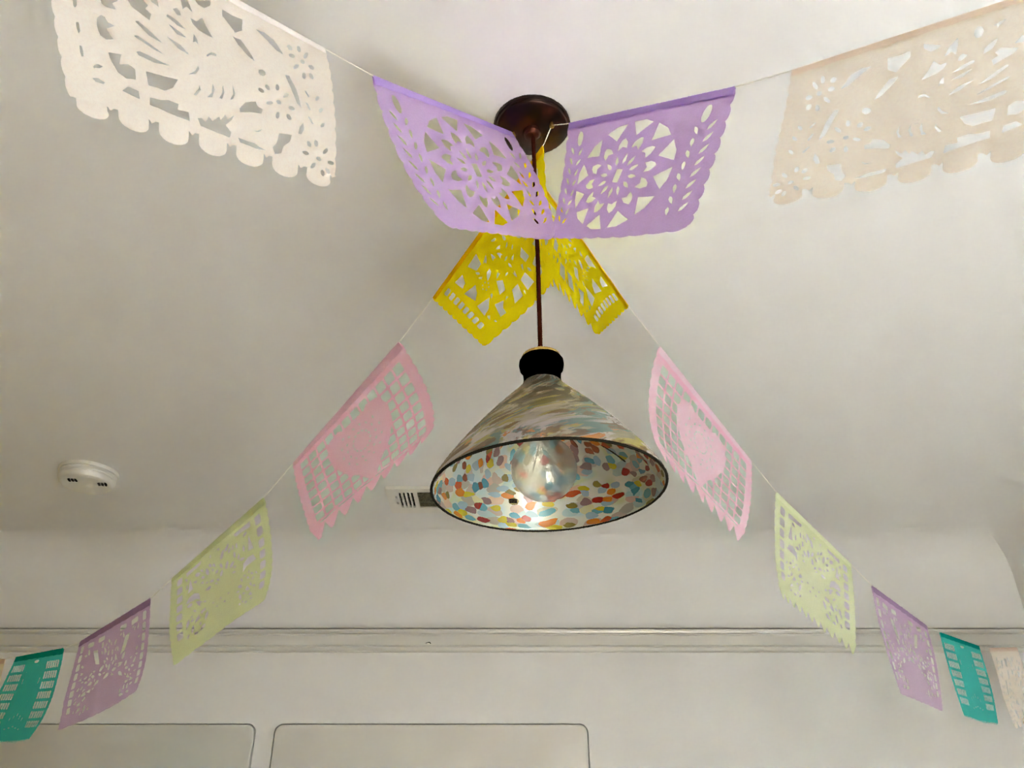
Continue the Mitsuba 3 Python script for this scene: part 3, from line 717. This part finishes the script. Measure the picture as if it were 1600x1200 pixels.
# nine points of each sheet in metres: top, middle and bottom row, each from the lamp side outwards
GRIDS = {
 'yellow_left': [[(0.0472,0.9016,2.5045), (-0.0383,0.9856,2.4254), (-0.1238,1.0696,2.3463)],
   [(0.0499,0.8989,2.3706), (-0.0056,0.9534,2.3249), (-0.0806,1.0219,2.2698)],
   [(0.0573,0.8916,2.2577), (0.0272,0.9212,2.2243), (-0.0374,0.9742,2.1932)]],
 'yellow_right': [[(0.0134,0.9215,2.5068), (0.1006,1.0183,2.4353), (0.1878,1.1151,2.3637)],
   [(0.0319,0.9983,2.4455), (0.0905,1.1076,2.4763), (0.1711,1.2078,2.3974)],
   [(0.0504,1.0751,2.3842), (0.0991,1.2176,2.4523), (0.1545,1.3005,2.4311)]],
 'pink_left': [[(-0.1761,1.1210,2.3022), (-0.2736,1.2168,2.2416), (-0.3712,1.3127,2.1809)],
   [(-0.1174,1.0633,2.1675), (-0.2228,1.1669,2.1340), (-0.3402,1.2822,2.0980)],
   [(-0.1140,1.0600,2.1038), (-0.1997,1.1441,2.0620), (-0.2995,1.2423,2.0128)]],
 'pink_right': [[(0.2418,1.1752,2.3297), (0.3347,1.2784,2.2738), (0.4277,1.3816,2.2178)],
   [(0.2072,1.1367,2.2011), (0.3019,1.2419,2.1656), (0.4047,1.3561,2.1237)],
   [(0.2193,1.1502,2.1165), (0.2924,1.2313,2.0794), (0.3674,1.3147,2.0398)]],
 'green_left': [[(-0.4268,1.3674,2.1439), (-0.5355,1.4741,2.1065), (-0.6441,1.5809,2.0691)],
   [(-0.3878,1.3290,2.0288), (-0.4970,1.4363,2.0081), (-0.6215,1.5587,1.9842)],
   [(-0.3907,1.3319,1.9532), (-0.4794,1.4190,1.9294), (-0.5820,1.5198,1.8938)]],
 'green_right': [[(0.4804,1.4401,2.1868), (0.5809,1.5517,2.1566), (0.6813,1.6633,2.1265)],
   [(0.4539,1.4107,2.0755), (0.5474,1.5146,2.0536), (0.6624,1.6423,2.0322)],
   [(0.4463,1.4023,1.9810), (0.5234,1.4879,1.9589), (0.6335,1.6101,1.9337)]],
 'lilac_left': [[(-0.6993,1.6351,2.0488), (-0.8114,1.7453,2.0352), (-0.9235,1.8555,2.0216)],
   [(-0.7060,1.6846,1.9575), (-0.8223,1.7987,1.9491), (-0.9517,1.9105,1.9381)],
   [(-0.7431,1.7639,1.9022), (-0.8484,1.8671,1.8809), (-0.9752,1.9610,1.8598)]],
 'lilac_right': [[(0.7420,1.7307,2.1047), (0.8420,1.8418,2.0935), (0.9421,1.9529,2.0823)],
   [(0.7374,1.7256,1.9861), (0.8315,1.8301,1.9870), (0.9424,1.9532,1.9808)],
   [(0.7622,1.7532,1.8940), (0.8357,1.8347,1.8938), (0.9206,1.9290,1.8932)]],
 'teal_left': [[(-0.9853,1.9162,2.0232), (-1.0979,2.0268,2.0397), (-1.2104,2.1374,2.0563)],
   [(-0.9842,1.9151,1.9193), (-1.1080,2.0368,1.9382), (-1.2566,2.1828,1.9634)],
   [(-1.0397,1.9696,1.8406), (-1.1465,2.0746,1.8493), (-1.3020,2.2274,1.8757)]],
 'teal_right': [[(0.9985,2.0155,2.0845), (1.1020,2.1304,2.0969), (1.2055,2.2454,2.1093)],
   [(1.0014,2.0188,1.9881), (1.0996,2.1278,1.9979), (1.2129,2.2537,2.0124)],
   [(1.0170,2.0361,1.8986), (1.1035,2.1322,1.9023), (1.1966,2.2355,1.9150)]],
 'purple_left': [[(0.0000,0.9064,2.5339), (-0.0858,0.8042,2.4726), (-0.1716,0.7019,2.4113)],
   [(0.0439,0.8720,2.3833), (-0.0496,0.8330,2.3876), (-0.1372,0.7430,2.3183)],
   [(0.0558,0.8480,2.2740), (-0.0183,0.8559,2.2916), (-0.0829,0.8076,2.2600)]],
 'purple_right': [[(0.0811,0.8658,2.5080), (0.1704,0.7683,2.4307), (0.2597,0.6708,2.3534)],
   [(0.0672,0.8744,2.3952), (0.1379,0.8038,2.3481), (0.2303,0.7030,2.2639)],
   [(0.0499,0.8868,2.3116), (0.1093,0.8351,2.2661), (0.1992,0.7370,2.1941)]],
 'pale_left': [[(-0.2203,0.6439,2.3893), (-0.3144,0.5318,2.3464), (-0.4085,0.4196,2.3034)],
   [(-0.2043,0.6629,2.3122), (-0.2956,0.5541,2.2548), (-0.3830,0.4500,2.1888)],
   [(-0.1940,0.6753,2.1971), (-0.2797,0.5731,2.1443), (-0.3561,0.4820,2.0945)]],
 'pale_right': [[(0.3075,0.6187,2.3184), (0.3985,0.5194,2.2583), (0.4894,0.4202,2.1982)],
   [(0.2804,0.6209,2.2212), (0.3686,0.5245,2.1630), (0.4496,0.4301,2.1070)],
   [(0.2526,0.6240,2.1262), (0.3388,0.5296,2.0677), (0.4098,0.4400,2.0158)]],
}


def far_grid(a, b, sway, lean=(0, 0)):
    a, b = np.array(a), np.array(b)
    rows = []
    for k, t in enumerate((0, .5, 1)):
        d = np.array([sway[0] * t + lean[0] * t * t, sway[1] * t + lean[1] * t * t, -.198 * t])
        rows.append([a + d, (a + b) / 2 + d, b + d])
    return rows


GRIDS['peach_left'] = far_grid((-1.272, 2.198, 2.066), (-1.470, 2.400, 2.108), (0.0, .02))
GRIDS['peach_right'] = far_grid((1.262, 2.300, 2.118), (1.462, 2.522, 2.175), (.015, .015))

BANNERS = [
    ('purple_left', 'purple', design_purple(), 'purple cut paper banner left of the ceiling plate, its corner in front of the cord'),
    ('purple_right', 'purple', design_purple(), 'purple cut paper banner with round flower cutout right of the ceiling plate'),
    ('yellow_left', 'yellow', design_yellow(), 'yellow cut paper banner left of the cord, below the purple paper'),
    ('yellow_right', 'yellow', design_yellow(True), 'curled narrow-looking yellow cut paper banner right of the cord'),
    ('pink_left', 'pink', design_pink(), 'pink lattice cut paper banner left of the lamp shade'),
    ('pink_right', 'pink', design_pink(), 'pink lattice cut paper banner right of the lamp shade'),
    ('green_left', 'green', design_green(False), 'pale green cut paper banner at the left, between pink and lilac ones'),
    ('green_right', 'green', design_green(True), 'pale green cut paper banner at the right, with zigzag lower edge'),
    ('lilac_left', 'lilac', design_lilac(31), 'dusky lilac cut paper banner at the lower left beside the teal one'),
    ('lilac_right', 'lilac', design_lilac(31), 'dusky lilac cut paper banner at the lower right beside the teal one'),
    ('teal_left', 'teal', design_teal(), 'teal cut paper banner at the lower left edge of the photo'),
    ('teal_right', 'teal', design_teal(), 'teal cut paper banner at the lower right near the room corner'),
    ('pale_left', 'pale', None, 'large pale pink cut paper banner with bird design at the upper left'),
    ('pale_right', 'peach', None, 'large pale peach cut paper banner at the upper right'),
    ('peach_left', 'peach', None, 'sliver of a peach paper banner behind the teal one at the left edge'),
    ('peach_right', 'peach', None, 'faint peach paper banner beside the teal one in the right corner'),
]
for k, (name, colour, shape, label) in enumerate(BANNERS):
    banner(('paper_banner', colour), GRIDS[name], shape or design_bird(), label, k + 1, .014 if 'pale' in name or 'peach' in name else .010)

# ------------------------------------------------------------------ the two strings, knotted to the screws of the ceiling plate
def string(names_back, knob, names_front, wall_back, wall_front):
    pts = [wall_back]
    for n in names_back:
        top = np.array(GRIDS[n][0])
        pts += [top[2], top[1], top[0]]
    pts += [np.array(knob) + [0, 0, -.002]]
    for n in names_front:
        top = np.array(GRIDS[n][0])
        pts += [top[0], top[1], top[2]]
    pts += [wall_front]
    p = np.array([np.asarray(q, float) for q in pts])
    keep = [0]
    for i in range(1, len(p)):
        if np.linalg.norm(p[i] - p[keep[-1]]) > .004:
            keep.append(i)
    p = p[keep]
    q = [p[0]]
    for a, b in zip(p[:-1], p[1:]):
        n = max(2, int(np.linalg.norm(b - a) / .05))
        q += [a + (b - a) * t for t in np.linspace(0, 1, n + 1)[1:]]
    return tube(q, .0008, 6)


put('banner_string', string(['pale_left', 'purple_left'], KNOB[0], ['yellow_right', 'pink_right', 'green_right', 'lilac_right', 'teal_right', 'peach_right'], (-1.797, -1.22, 2.36), (1.585, 2.655, 2.215)), 'mat_string', smooth=True,
    cat='string', label='thin white string running from the upper left past the ceiling plate to the right corner')
put('banner_string', string(['pale_right', 'purple_right'], KNOB[1], ['yellow_left', 'pink_left', 'green_left', 'lilac_left', 'teal_left', 'peach_left'], (1.597, -.78, 2.30), (-1.76, 2.655, 2.19)), 'mat_string', smooth=True,
    cat='string', label='thin white string running from the upper right past the ceiling plate to the left edge')
